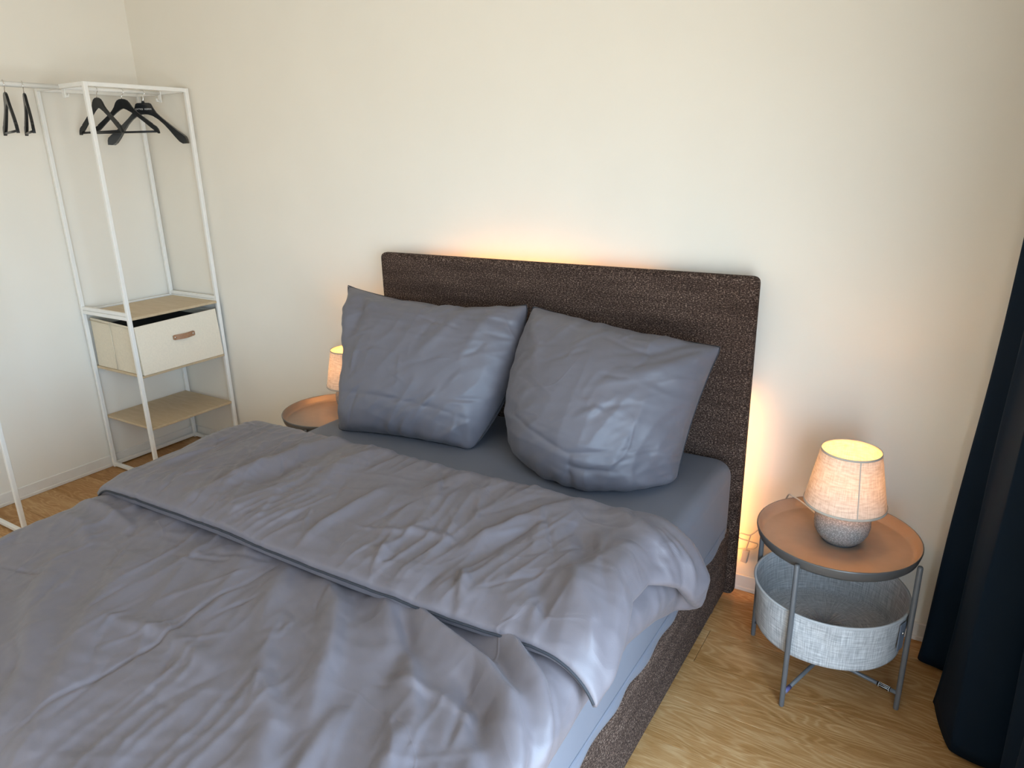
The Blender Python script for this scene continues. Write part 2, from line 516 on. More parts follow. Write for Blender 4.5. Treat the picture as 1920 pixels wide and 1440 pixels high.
for sx in (-1, 1):
    for fy in (-0.21, -2.02):
        lathe('foot', [(0.0, 0.0), (0.034, 0.0), (0.038, 0.004), (0.040, 0.052), (0, 0.052)], (sx*0.725, fy, 0.0), 'black_foot', bed, 20)
# warm light strip fixed round the back of the headboard
for sx in (-1, 1):
    o = box('light_strip', (sx*0.755-0.004, -0.061, 0.12), (sx*0.755+0.004, -0.056, 0.78), 'led', bed)
    o['label'] = 'warm light strip behind the headboard'
for x0, x1, mt_ in ((-0.62, -0.42, 'led_dim'), (-0.42, 0.12, 'led_top'), (0.12, 0.42, 'led_dim')):
    box('light_strip', (x0, -0.061, 1.150), (x1, -0.056, 1.157), mt_, bed)

# mattress in its fitted sheet
def mattress():
    nx, nz = 90, 26
    bm = bmesh.new(); bm_box(bm, (-BX+0.002, YE+0.02, ZB-0.004), (BX-0.002, YH-0.004, ZM))
    bmesh.ops.bevel(bm, geom=[e for e in bm.edges if abs(e.verts[0].co.z-e.verts[1].co.z) > 0.1], offset=0.075, segments=7, profile=0.5, affect='EDGES')
    bmesh.ops.bevel(bm, geom=[e for e in bm.edges if e.verts[0].co.z > ZM-0.001 and e.verts[1].co.z > ZM-0.001], offset=0.045, segments=6, profile=0.5, affect='EDGES')
    hold(bm)
    return link_bm('mattress', bm, 'sheet', None, True)
mt = mattress()
set_props(mt, 'thick mattress in a smooth grey fitted sheet on the tweed bed base', 'mattress')
# wavy elastic hem of the fitted sheet hanging just over the base
def sheet_hem():
    pts = []; n = 240
    y0, y1 = YH-0.10, YE+0.10
    rows = []
    for j, z in enumerate((0.36, 0.345, 0.334, 0.326)):
        r = []
        for i in range(n+1):
            t = i/n; yy = y0+(y1-y0)*t
            wv = 0.004*math.sin(yy*9)+0.003*math.sin(yy*23+1)+0.0015*math.sin(yy*51)
            out = 0.0015 + (0.003+0.0035*math.sin(yy*31))*j/3
            zz = z+wv*(j/3)
            r.append((BX-0.002+out, yy, zz))
        rows.append(r)
    verts = [v for r in rows for v in r]; faces = []
    for j in range(3):
        for i in range(n):
            a = j*(n+1)+i
            faces.append((a, a+1, a+n+2, a+n+1))
    for s in (1, -1):
        vv = [(s*v[0], v[1], v[2]) for v in verts]
        o = link_mesh('sheet_hem', vv, faces, 'sheet', mt)
        o.modifiers.new('thick', 'SOLIDIFY').thickness = 0.002
sheet_hem()

# ================================================================== DUVET (folded back at the head end)
def interp(x, xs, ys): return np.interp(x, xs, ys)
XB, R0 = 0.742, 0.045
def bend(a, y, h):
    """sheet coordinate a across the bed, offset h above the mattress -> world"""
    rr = R0+0.06
    s = np.sign(a); b = np.abs(a)
    ph = np.clip((b-XB)/rr, 0, PI/2)
    ex = np.maximum(0, b-XB-rr*PI/2)
    x = np.where(b < XB, b, XB+(R0+h)*np.sin(ph))
    z = np.where(b < XB, ZM+h, ZM-R0+(R0+h)*np.cos(ph)) - ex
    # foot end
    f = np.clip((-2.06-y)/0.10, 0, PI/2); ey = np.maximum(0, -2.06-y-0.157)
    z = np.where(f > 0, z-(0.10*(1-np.cos(f)))-ey, z)
    y2 = np.where(f > 0, -2.06-0.10*np.sin(f), y)
    return np.stack([x*s, y2, z], -1)

YC, YFL, YFOOT = -0.905, -1.452, -2.42
def low_disp(x, y):
    d = 0.010*gnoise(x*3.1+5, y*3.0) + 0.006*gnoise(x*7+y*3, y*6-x*2+9)
    fm = 1-0.65*np.clip((0.35-x)/0.4, 0, 1)*np.clip((-1.62-y)/0.15, 0, 1)
    d += fm*folds(x, y, -0.85, 1.6, 7.0, 0.011, 3.3) + fm*folds(x, y, -0.5, 2.4, 11.0, 0.0045, 8.1, 2.6) + fm*folds(x, y, -1.3, 2.6, 17.0, 0.0048, 5.2, 3.2)
    d += 0.010*gnoise(y*24+3, x*2)*np.clip((x-0.79)/0.08, 0, 1)*np.clip((y+1.42)/0.1, 0, 1)
    d += folds(x, y, 0.3, 3.5, 22.0, 0.002, 1.2) + 0.0008*gnoise(x*28, y*24)
    for pts, wd, hh, sk in (
        ([(0.30, -1.40), (0.51, -1.48), (0.67, -1.53), (0.75, -1.58), (0.81, -1.66), (0.86, -1.76)], 0.030, 0.026, -0.35),
        ([(0.56, -1.39), (0.69, -1.45), (0.77, -1.51), (0.82, -1.57), (0.87, -1.64)], 0.026, 0.024, -0.35),
        ([(0.62, -1.55), (0.72, -1.62), (0.80, -1.74)], 0.026, -0.014, 0),
        ([(0.40, -1.45), (0.48, -1.55), (0.52, -1.66)], 0.028, -0.012, 0),
        ([(0.31, -1.43), (0.43, -1.52), (0.55, -1.61), (0.66, -1.74)], 0.030, 0.014, -0.3),
        ([(0.13, -1.44), (0.26, -1.52), (0.38, -1.66), (0.48, -1.82)], 0.034, 0.015, -0.3),
        ([(0.20, -1.66), (0.29, -1.76), (0.42, -1.84), (0.5, -1.95)], 0.030, 0.012, -0.2),
        ([(0.02, -1.47), (0.12, -1.60), (0.22, -1.68)], 0.030, 0.008, 0),
        ([(-0.38, -1.60), (-0.22, -1.80), (-0.02, -1.98), (0.11, -2.10)], 0.05, 0.013, 0.3),
        ([(-0.55, -1.70), (-0.40, -1.84), (-0.14, -1.98), (0.0, -2.1)], 0.045, 0.013, 0.3),
        ([(-0.16, -1.81), (0.0, -1.775), (0.2, -1.80)], 0.022, 0.008, 0.2),
        ([(0.0, -1.46), (-0.01, -1.64), (0.02, -1.80), (0.02, -2.02), (0.04, -2.12)], 0.0055, -0.0035, 0),
        ([(0.50, -1.64), (0.62, -1.63), (0.72, -1.645)], 0.014, 0.006, 0.4),
        ([(0.49, -1.74), (0.52, -1.82), (0.55, -1.92)], 0.024, 0.010, 0),
        ([(0.62, -1.72), (0.66, -1.82), (0.72, -1.93)], 0.024, 0.012, 0),
        ([(0.76, -1.68), (0.80, -1.80), (0.86, -1.90)], 0.022, 0.012, 0),
        ([(-0.78, -1.60), (-0.64, -1.60), (-0.5, -1.66)], 0.02, 0.007, 0),
        ([(-0.80, -1.52), (-0.66, -1.52), (-0.5, -1.54)], 0.02, 0.009, 0),
    ):
        d = d + stroke(x, y, pts, wd*0.92, hh*1.6, sk)
    rr_ = random.Random(11)
    for _ in range(70):
        cx_, cy_ = rr_.uniform(-0.75, 0.85), rr_.uniform(-2.1, -1.48); an = rr_.gauss(-0.9, 0.6); L_ = rr_.uniform(0.04, 0.13)
        dx_, dy_ = math.cos(an)*L_, math.sin(an)*L_; kx = rr_.uniform(-0.012, 0.012)
        d = d + stroke(x, y, [(cx_-dx_, cy_-dy_), (cx_+kx, cy_+kx), (cx_+dx_, cy_+dy_)], rr_.uniform(0.005, 0.010), rr_.choice((-1, 1, 1))*rr_.uniform(0.002, 0.005))
    return d
def flap_disp(x, y):
    d = 0.011*gnoise(x*3.3+1, y*3.2+4) + 0.006*gnoise(x*6.5-y*2, y*6+x*2+2)
    d += folds(x, y, -1.75, 1.7, 6.5, 0.010, 4.4) + folds(x, y, -1.2, 2.4, 13.0, 0.0075, 9.3, 3.0) + folds(x, y, -1.6, 2.6, 18.0, 0.0048, 2.7, 3.2)
    d += folds(x, y, 0.4, 3.5, 22.0, 0.002, 6.2) + 0.0008*gnoise(x*30, y*26+3)
    for pts, wd, hh, sk in (
        ([(-0.36, -0.86), (-0.39, -1.03), (-0.40, -1.21), (-0.43, -1.45)], 0.030, 0.011, 0.3),
        ([(-0.30, -0.88), (-0.31, -1.05), (-0.33, -1.25)], 0.028, -0.007, 0),
        ([(0.04, -1.10), (0.03, -1.33), (0.05, -1.45)], 0.018, 0.009, 0.4),
        ([(0.55, -0.92), (0.50, -1.03), (0.43, -1.19), (0.41, -1.28)], 0.024, 0.010, 0.3),
        ([(0.22, -1.27), (0.30, -1.45)], 0.014, 0.008, 0.3),
        ([(0.47, -1.32), (0.55, -1.45)], 0.016, 0.010, 0.3),
        ([(0.62, -1.25), (0.70, -1.35), (0.76, -1.43)], 0.024, -0.012, 0),
        ([(0.70, -1.22), (0.77, -1.33), (0.82, -1.43)], 0.026, 0.013, 0),
        ([(0.76, -1.05), (0.78, -1.18), (0.83, -1.34), (0.89, -1.45)], 0.020, 0.020, 0),
        ([(0.80, -1.00), (0.83, -1.15), (0.87, -1.30)], 0.022, -0.014, 0),
        ([(0.60, -1.02), (0.68, -1.10), (0.72, -1.20)], 0.03, -0.010, 0),
        ([(0.66, -0.90), (0.74, -0.95), (0.82, -1.02)], 0.03, 0.011, 0),
        ([(0.39, -1.23), (0.28, -1.24), (0.18, -1.30)], 0.016, 0.005, 0),
        ([(-0.77, -1.06), (-0.72, -1.16), (-0.70, -1.36)], 0.03, 0.008, 0),
        ([(-0.15, -0.90), (-0.17, -1.10), (-0.14, -1.30)], 0.035, 0.007, 0),
        ([(0.20, -0.88), (0.17, -1.02), (0.22, -1.15)], 0.03, 0.007, 0),
        ([(0.78, -0.93), (0.88, -0.955), (1.0, -0.965)], 0.012, 0.006, 0), ([(0.80, -0.97), (0.88, -0.99), (0.95, -1.0)], 0.011, -0.007, 0),
        ([(0.80, -1.02), (0.86, -1.03), (0.92, -1.03)], 0.012, 0.006, 0),
    ):
        d = d + stroke(x, y, pts, wd*0.9, hh*1.5, sk)
    rr_ = random.Random(23)
    for _ in range(80):
        cx_, cy_ = rr_.uniform(-0.75, 0.85), rr_.uniform(-1.42, -0.9); an = rr_.gauss(-1.2, 0.5); L_ = rr_.uniform(0.03, 0.11)
        dx_, dy_ = math.cos(an)*L_, math.sin(an)*L_; kx = rr_.uniform(-0.012, 0.012)
        d = d + stroke(x, y, [(cx_-dx_, cy_-dy_), (cx_+kx, cy_+kx), (cx_+dx_, cy_+dy_)], rr_.uniform(0.005, 0.010), rr_.choice((-1, 1, 1))*rr_.uniform(0.002, 0.005))
    # puckers along the hem
    hemd = np.exp(-((y-YFL)/0.05)**2)
    d += 0.004*hemd*gnoise(x*26, y*4)
    return d

def build_duvet():
    na = 400
    ylow = np.linspace(YFOOT, YC, 260)
    ang = np.linspace(-PI/2, PI/2, 22)[1:-1]
    yfl = np.linspace(YC, YFL, 130)
    hm_low, hm_fl, ra = 0.032, 0.100, 0.034
    # mid path (y, h) and normal (pointing to the 'upper fabric' side of the lower layer)
    Y = np.concatenate([ylow, YC+ra*np.cos(ang), yfl])
    H = np.concatenate([np.full(len(ylow), hm_low), hm_low+ra+ra*np.sin(ang), np.linspace(hm_fl, 0.088, len(yfl))])
    NY = np.concatenate([np.zeros(len(ylow)), -np.cos(ang), np.zeros(len(yfl))])
    NH = np.concatenate([np.ones(len(ylow)), -np.sin(ang), -np.ones(len(yfl))])
    lay = np.concatenate([np.zeros(len(ylow)), np.linspace(0, 1, len(ang)), np.ones(len(yfl))])
    n = len(Y)
    aR_low = interp(Y, [-2.4, -1.75, -1.60, -1.43, -1.2, -1.0, -0.90, -0.8], [0.99, 0.94, 0.905, 0.895, 0.895, 0.955, 1.00, 1.03])
    aR_fl = interp(Y, [-1.46, -1.40, -1.33, -1.26, -1.2, -1.1, -1.0, -0.94, -0.87], [0.868, 0.864, 0.848, 0.825, 0.81, 0.82, 0.87, 0.94, 1.0])
    aR = aR_low*(1-lay) + aR_fl*lay
    aL_low = np.full(n, 1.02)
    aL_fl = interp(Y, [-1.46, -1.40, -1.2, -1.0, -0.87], [0.83, 0.835, 0.86, 0.90, 0.96])
    aL = aL_low*(1-lay) + aL_fl*lay
    u = np.linspace(0, 1, na)
    u = u + 0.04*np.sin(2*PI*u)/(2*PI)*-1
    A = -aL[:, None] + (aL+aR)[:, None]*u[None, :]
    # irregular hems
    Yg = np.repeat(Y[:, None], na, 1).copy(); Hg = np.repeat(H[:, None], na, 1).copy()
    lg = np.repeat(lay[:, None], na, 1)
    A = A + (0.010*gnoise(Yg*6, A*0+2.2))*np.abs(2*u-1)[None, :]**4
    # crease line and hem line wander
    Yg = Yg + lg*(0.014*gnoise(A*2.2, A*0+5.5) + 0.03*np.maximum(0, A-0.78)*4*(Yg > -1.15)) 
    # half thickness: full in the middle, thin at the hems
    edge = np.minimum(1, np.minimum(u, 1-u)[None, :]*(aL+aR)[:, None]/0.10)
    dist_end = np.concatenate([ylow-YFOOT, np.full(len(ang), 9.0), yfl-YFL])
    edge2 = np.minimum(1, dist_end/0.09)[:, None]
    hmin = 0.004+0.009*lg*np.clip((0.75-A)/0.5, 0, 1)*(edge > 0.15)
    ht = hmin + (0.028-hmin)*np.sqrt(np.maximum(0, 1-(1-edge)**2))*np.sqrt(np.maximum(0, 1-(1-edge2)**2))
    # puffiness of filling
    dl = low_disp(A, Yg); df = flap_disp(A, Yg)
    on_fold = np.clip((Yg-(YC-0.10))/0.12, 0, 1)
    top = ht + (1-lg)*dl*np.clip(edge*1.5, 0.25, 1)*(1-0.6*on_fold)
    # under the flap keep the lower layer calm
    bot_fl = ht + lg*df*np.clip(edge*1.5, 0.35, 1)*np.clip(edge2*1.4, 0.5, 1)
    bot = np.where(lg > 0, ht*(1-lg)+bot_fl*lg, np.minimum(ht, Hg-0.003))
    # let the flap rest on the lower layer, a bit lifted at the loose edge, drooping to the right
    Hg = Hg - lg*0.020*np.clip((-A-0.6)/0.3, 0, 1) + lg*0.020*np.exp(-((A-0.76)/0.07)**2-((Yg+1.2)/0.12)**2)
    NYg = NY[:, None]; NHg = NH[:, None]
    Pp = bend(A, Yg+NYg*top, Hg+NHg*top)
    Pm = bend(A, Yg-NYg*bot, np.maximum(0.003, Hg-NHg*bot))
    verts = np.concatenate([Pp.reshape(-1, 3), Pm.reshape(-1, 3)])
    N = n*na
    faces = []
    idx = np.arange(N).reshape(n, na)
    a, b, c, d = idx[:-1, :-1], idx[:-1, 1:], idx[1:, 1:], idx[1:, :-1]
    q1 = np.stack([a, b, c, d], -1).reshape(-1, 4)
    q2 = np.stack([d, c, b, a], -1).reshape(-1, 4)+N
    faces = q1.tolist()+q2.tolist()
    ring = list(idx[0, :])+list(idx[1:, -1])+list(idx[-1, -2::-1])+list(idx[-2:0:-1, 0])
    for i in range(len(ring)):
        p, q = int(ring[i]), int(ring[(i+1) % len(ring)])
        faces.append((q, p, p+N, q+N))
    o = link_mesh('duvet', verts.tolist(), faces, 'duvet')
    set_props(o, 'rumpled grey sateen duvet folded back across the lower bed', 'duvet')
    # dark seam along the loose edge of the folded part and round its corners
    edge_line = [(Pp[-1, j]+Pm[-1, j])/2+np.array((0, -0.002, 0.002)) for j in range(0, na, 2)]
    tube('hem_seam', [tuple(p) for p in edge_line], 0.0032, 'seam', o, 6)
    return o
duvet = build_duvet()

# ================================================================== PILLOWS (sewn sheets inflated with a small cloth solver)
def pillow(name, label, TL, TR, BL, BR, rest, bows, thick, seed, steps=110, n=96, strokes=()):
    TL, TR, BL, BR = [np.array(p, float) for p in (TL, TR, BL, BR)]
    u = np.linspace(-1, 1, n+1)
    U, V = np.meshgrid(u, u, indexing='ij')               # U across, V up
    wL, wR, wB, wT = (1-U)/2, (1+U)/2, (1-V)/2, (1+V)/2
    mid = (wL*wB)[..., None]*BL + (wR*wB)[..., None]*BR + (wL*wT)[..., None]*TL + (wR*wT)[..., None]*TR
    bl_, br_, bb_, bt_, bc_ = [np.array(b, float) for b in bows]
    mid += ((1-V**2)*wL)[..., None]*bl_ + ((1-V**2)*wR)[..., None]*br_ + ((1-U**2)*wB)[..., None]*bb_ + ((1-U**2)*wT)[..., None]*bt_
    mid += ((1-U**2)*(1-V**2))[..., None]*bc_
    nrm = np.cross(TR-TL + BR-BL, TL-BL + TR-BR); nrm /= np.linalg.norm(nrm)
    if nrm[1] > 0: nrm = -nrm
    prof = (np.maximum(0, 1-U**2)*np.maximum(0, 1-V**2))**0.55
    F = mid + (prof*thick[0])[..., None]*nrm
    B = mid - (prof*thick[1])[..., None]*nrm
    rs = np.random.RandomState(seed)
    jit = 0.004*gnoise(U*6+seed*3.1, V*6+seed)[..., None]*nrm
    F = F+jit*(prof > 0)[..., None]
    T0 = np.stack([F, B]).copy()                          # target pose
    X = np.stack([F, B]).copy(); Vel = np.zeros_like(X)
    bord = np.zeros((n+1, n+1), bool); bord[0, :] = bord[-1, :] = bord[:, 0] = bord[:, -1] = True
    def sync():
        m = (X[0][bord]+X[1][bord])/2
        X[0][bord] = m; X[1][bord] = m
    cache = {}
    def con(s1, s2, L, k, key):
        if key not in cache:
            q = T0[s2]-T0[s1]
            cache[key] = np.sqrt((q*q).sum(-1, keepdims=True))*L
        L = cache[key]
        d = X[s2]-X[s1]
        l = np.sqrt((d*d).sum(-1, keepdims=True))+1e-9
        c = d*((l-L)/l)*(0.5*k)
        X[s1] += c; X[s2] -= c
    A_ = slice(None)
    e0, e1 = np.arange(0, n, 2), np.arange(1, n, 2)
    bendi = [np.array([i for i in range(n-1) if (i//2) % 2 == q]) for q in (0, 1)]
    # (i, i+2) pairs: split so that no vertex is touched twice
    for st in range(steps):
        # pressure normals
        gu = np.gradient(X, axis=1); gv = np.gradient(X, axis=2)
        nn = np.cross(gu, gv); nn[1] *= -1
        flip = np.sign((nn[0]*nrm).sum(-1).mean())
        nn *= flip
        ar = np.sqrt((nn*nn).sum(-1, keepdims=True))+1e-12
        X_old = X.copy()
        p = 0.00075
        X = X + Vel*0.93 + nn/ar*p + np.array((0, 0, -0.00010))
        X += (T0-X)*0.018
        for it in range(3):
            for ei, e in enumerate((e0, e1)):
                con((A_, e), (A_, e+1), rest[0], 1.0, ('u', ei)); con((A_, A_, e), (A_, A_, e+1), rest[1], 1.0, ('v', ei))
            for ei, e in enumerate((e0, e1)):
                for fi, f in enumerate((e0, e1)):
                    con((A_, e[:, None], f[None, :]), (A_, e[:, None]+1, f[None, :]+1), 1.01, 0.25, ('d', ei, fi))
                    con((A_, e[:, None]+1, f[None, :]), (A_, e[:, None], f[None, :]+1), 1.01, 0.25, ('e', ei, fi))
            for qi, q in enumerate(bendi):
                con((A_, q), (A_, q+2), 1.0, 0.15, ('b', qi)); con((A_, A_, q), (A_, A_, q+2), 1.0, 0.15, ('c', qi))
            sync()
            for ci, P_ in (((0, 0), BL), ((n, 0), BR), ((0, n), TL), ((n, n), TR)):
                for s in (0, 1): X[s][ci] += (P_-X[s][ci])*0.6
            X[..., 2] = np.maximum(X[..., 2], ZM+0.002)
            X[..., 1] = np.minimum(X[..., 1], YH-0.004)
        sync()
        Vel = X-X_old
        Vel *= 0.9
    for _ in range(5):
        for d in (1, 2):
            av = (np.roll(X, 1, d)+np.roll(X, -1, d))/2
            X[:, 1:-1, 1:-1] += 0.4*(av-X)[:, 1:-1, 1:-1]
        for _q in range(3):
            for L_ in (X[:, 0], X[:, -1], X[:, :, 0], X[:, :, -1]):
                L_[:, 1:-1] += 0.45*((L_[:, :-2]+L_[:, 2:])/2-L_[:, 1:-1])
    F, B = X
    allst = [stroke(U, V, pts, wd, hh) for pts, wd, hh in strokes]
    allst.append(folds(U*0.4, V*0.35, 1.2, 3.0, 11.0, 0.006, seed*2.7)+folds(U*0.4, V*0.35, 0.5, 3.0, 17.0, 0.003, seed*4.1)+folds(U*0.4, V*0.35, -0.1, 2.0, 18.0, 0.003, seed*1.9))
    ex_, ey_ = 1-np.abs(U), 1-np.abs(V)
    pk = 0.011*gnoise(U*7+seed*3, U*0+np.sign(V)*4.3+seed)*np.exp(-(ey_/0.22))*(np.abs(V) < 0.999)
    pk = pk + 0.009*gnoise(V*6+seed*5, V*0+np.sign(U)*7.7+seed)*np.exp(-(ex_/0.20))
    rc = np.hypot(ex_, ey_*0.85); an_ = np.arctan2(ey_, ex_)
    pk = pk + 0.013*gnoise(an_*3.2+seed*2+np.sign(U)*3+np.sign(V)*5, rc*1.1)*np.exp(-((rc-0.42)/0.26)**2)
    allst.append(pk)
    rr_ = random.Random(seed*13+1)
    fine = 0
    for _ in range(34):
        cu_, cv_ = rr_.uniform(-0.8, 0.85), rr_.uniform(-0.85, 0.85); an = rr_.choice((rr_.gauss(1.2, 0.35), rr_.gauss(0.1, 0.3), rr_.gauss(0.8, 0.4))); L_ = rr_.uniform(0.08, 0.28)
        du, dv = math.cos(an)*L_, math.sin(an)*L_; kk = rr_.uniform(-0.03, 0.03)
        fine = fine + stroke(U, V, [(cu_-du, cv_-dv), (cu_+kk, cv_-kk), (cu_+du, cv_+dv)], rr_.uniform(0.018, 0.034), rr_.choice((-1, 1))*rr_.uniform(0.0018, 0.0045))
    allst.append(fine)
    for dd_ in allst:
        d = dd_*np.minimum(1, prof*3)
        gu = np.gradient(F, axis=0); gv = np.gradient(F, axis=1)
        nn = np.cross(gu, gv); nn /= np.sqrt((nn*nn).sum(-1, keepdims=True))+1e-12
        if (nn*nrm).sum(-1).mean() < 0: nn = -nn
        F = F+d[..., None]*nn
    idx = np.arange((n+1)**2).reshape(n+1, n+1)
    verts = F.reshape(-1, 3).tolist(); bi = idx.copy(); k = len(verts)
    for i in range(1, n):
        for j in range(1, n):
            bi[i, j] = k; k += 1
    verts += B[1:-1, 1:-1].reshape(-1, 3).tolist()
    faces = []
    for i in range(n):
        for j in range(n):
            faces.append((int(idx[i, j]), int(idx[i+1, j]), int(idx[i+1, j+1]), int(idx[i, j+1])))
            faces.append((int(bi[i, j+1]), int(bi[i+1, j+1]), int(bi[i+1, j]), int(bi[i, j])))
    o = link_mesh(name, verts, faces, 'pillow')
    bm = bmesh.new(); bm.from_mesh(o.data); bmesh.ops.recalc_face_normals(bm, faces=bm.faces); bm.to_mesh(o.data); bm.free()
    o.modifiers.new('sub', 'SUBSURF').levels = 1; o.modifiers['sub'].render_levels = 2
    set_props(o, label, 'pillow', 'bed pillows')
    ring = [F[i, 0] for i in range(n)]+[F[n, j] for j in range(n)]+[F[i, n] for i in range(n, 0, -1)]+[F[0, j] for j in range(n, 0, -1)]
    sm = tube('seam', [tuple(p) for p in ring], 0.0022, 'seam', o, 6, True)
    return o
pillow('pillow', 'grey pillow leaning on the headboard at the far side, its corner beside the half-hidden lamp',
       (-0.815, -0.31, 1.108), (0.005, -0.235, 1.085), (-0.650, -0.595, 0.595), (-0.085, -0.505, 0.592),
       (1.03, 1.03), ((0.022, 0, 0), (0.035, 0.03, 0), (0, 0.02, 0.01), (0, 0.02, -0.06), (0, 0.03, 0)), (0.155, 0.12), 1,
       strokes=[([(0.1, 0.05), (0.3, 0.45), (0.42, 0.75)], 0.06, 0.010), ([(-0.05, 0.1), (0.12, 0.45), (0.22, 0.75)], 0.05, -0.006),
                ([(0.5, 0.0), (0.62, 0.5), (0.75, 0.85)], 0.05, 0.007), ([(-0.88, 0.1), (-0.84, 0.5), (-0.9, 0.9)], 0.07, 0.020), ([(-0.72, 0.3), (-0.68, 0.6), (-0.72, 0.9)], 0.06, -0.012),
                ([(-0.9, -0.5), (0.0, -0.55), (0.7, -0.6)], 0.03, -0.005)])
pillow('pillow', 'grey pillow leaning on the headboard nearest the visible lamp, with pointed upper corner',
       (0.05, -0.255, 1.085), (0.735, -0.26, 1.018), (0.075, -0.43, 0.605), (0.655, -0.40, 0.605),
       (1.03, 1.03), ((-0.03, 0, 0), (-0.02, 0.0, 0), (0.05, -0.17, -0.01), (0, 0.04, -0.03), (0, 0.0, 0)), (0.17, 0.11), 2,
       strokes=[([(0.95, 0.9), (0.6, 0.5), (0.2, 0.25)], 0.07, 0.010), ([(0.75, 0.95), (0.5, 0.7), (0.2, 0.6)], 0.05, -0.008),
                ([(-0.85, 0.75), (-0.6, 0.5), (-0.5, 0.2)], 0.06, 0.007), ([(-0.1, -0.9), (0.0, -0.7), (0.3, -0.75)], 0.06, -0.008),
                ([(-0.8, -0.3), (0.0, -0.55), (0.8, -0.4)], 0.03, -0.004)])

# ================================================================== ROUND TRAY TABLES
def side_table(cx, cy, label, group, turn=0.0):
    t = thing('side_table', label, 'side table', (cx, cy, 0), group)
    zt = 0.506
    prof = [(0.0, -0.032), (0.205, -0.032), (0.2105, -0.0315), (0.2125, -0.030), (0.2145, -0.0275), (0.220, -0.024), (0.2265, -0.002), (0.2285, 0.0005), (0.2300, 0.0003)]
    tr_ = lathe('tray', prof, (cx, cy, zt), 'tray_lamplit', t, 72)
    lathe('tray_rim', [(0.2285, 0.0004), (0.2300, 0.0008), (0.2315, -0.0005), (0.2317, -0.004), (0.2255, -0.028), (0.218, -0.036), (0.205, -0.0375), (0.0, -0.0375)], (cx, cy, zt), 'rim_metal', tr_, 72)
    # support ring under the tray
    ring = [(cx+0.224*math.cos(a), cy+0.224*math.sin(a), 0.464) for a in np.linspace(0, 2*PI, 49)[:-1]]
    a0 = 0.331-2.2+turn
    for k in range(4):
        a = a0+k*PI/2
        lx, ly = cx+0.2385*math.cos(a), cy+0.2385*math.sin(a)
        tube('leg', [(lx, ly, 0.0), (lx, ly, 0.004), (lx, ly, 0.486), (lx, ly, 0.491)], [0.0065, 0.0078, 0.0078, 0.0062], 'grey_metal', t, 14)
    for k in range(2):
        a = a0+k*PI/2
        z = 0.045+0.011*k
        tube('crossbar', [(cx+0.236*math.cos(a), cy+0.236*math.sin(a), z), (cx-0.236*math.cos(a), cy-0.236*math.sin(a), z)], 0.0062, 'grey_metal', t, 12)
    tube('rim_ring', [(cx+0.2218*math.cos(b), cy+0.2218*math.sin(b), 0.319) for b in np.linspace(0, 2*PI, 73)[:-1]], 0.0022, 'grey_metal', t, 8, True)
    # soft round basket
    seg = 120; ns = 20
    verts = []; uvs = []; faces = []
    def rad(s, b):      # s 0..1 from rim to bottom
        r = 0.2235-0.012*s
        r += 0.0035*math.sin(3*b+1)*math.sin(PI*s)+0.004*gn(b*2.3, s*2)*math.sin(PI*min(1, s*1.2))
        r -= 0.007*math.exp(-((b+1.55)/0.16)**2-((s-0.35)/0.25)**2)-0.006*math.exp(-((b+1.30)/0.12)**2-((s-0.4)/0.2)**2)
        return r
    def gn(x, y): return float(gnoise(np.array([x]), np.array([y]))[0])
    rows = []
    HB = 0.150
    for i in range(seg+1):
        b = -PI + 2*PI*i/seg
        bb = b if i < seg else -PI
        col = []
        for k in range(ns+1):
            s = k/ns
            col.append((rad(s, bb), 0.318-HB*s + 0.004*gn(bb*2+7, 1.5)*s, s*HB))
        r_end = col[-1][0]
        for f in (0.85, 0.5, 0.0): col.append((r_end*f, 0.318-HB-0.003, HB+r_end*(1-f)))
        for f in (0.0, 0.5, 0.85): col.append(((r_end-0.004)*f, 0.318-HB+0.004, HB+r_end*(1-f)+0.3))
        for k in range(ns, -1, -1):
            s = k/ns
            col.append((rad(s, bb)-0.0035, 0.318-HB*s*0.985 + 0.004*gn(bb*2+7, 1.5)*s, 0.5+s*HB))
        for r, z, v in col:
            verts.append((cx+r*math.cos(b), cy+r*math.sin(b), z)); uvs.append((b*0.22, v))
    m = len(col)
    for i in range(seg):
        for k in range(m):
            k2 = (k+1) % m
            faces.append((i*m+k, (i+1)*m+k, (i+1)*m+k2, i*m+k2))
    bk = link_mesh('basket', verts, faces, 'linen', t, uvs=uvs); bk['label'] = 'light grey linen basket'
    # sewn rim band of the basket
    tube('basket_rim', [(cx+0.2218*math.cos(b), cy+0.2218*math.sin(b), 0.319) for b in np.linspace(0, 2*PI, 73)[:-1]], 0.0042, 'linen', bk, 8, True)
    # press-stud tabs that hold the basket to the legs
    for k in (1, 3):
        a = a0+k*PI/2-0.085
        c, s_ = math.cos(a), math.sin(a); tx, ty = -s_, c
        bm = bmesh.new(); bm_box(bm, (-0.016, -0.0015, -0.045), (0.016, 0.0015, 0.045), 0.001, 1)
        bm.transform(Matrix.Translation((cx+0.227*c, cy+0.227*s_, 0.262)) @ Matrix.Rotation(a+PI/2, 4, 'Z'))
        tb = link_bm('tab', bm, 'velcro', bk)
        tube('stud', [(cx+0.228*c, cy+0.228*s_, 0.275), (cx+0.2325*c, cy+0.2325*s_, 0.275)], 0.005, 'chrome', t, 12)
    return t, a0
t1, a0 = side_table(1.1483, -0.3283, 'round grey tray table with a linen basket, next to the dark curtain', 'round tray side tables')
t2, _ = side_table(-1.03, -0.262, 'round tray table half hidden behind the far side of the bed', 'round tray side tables', 0.55)
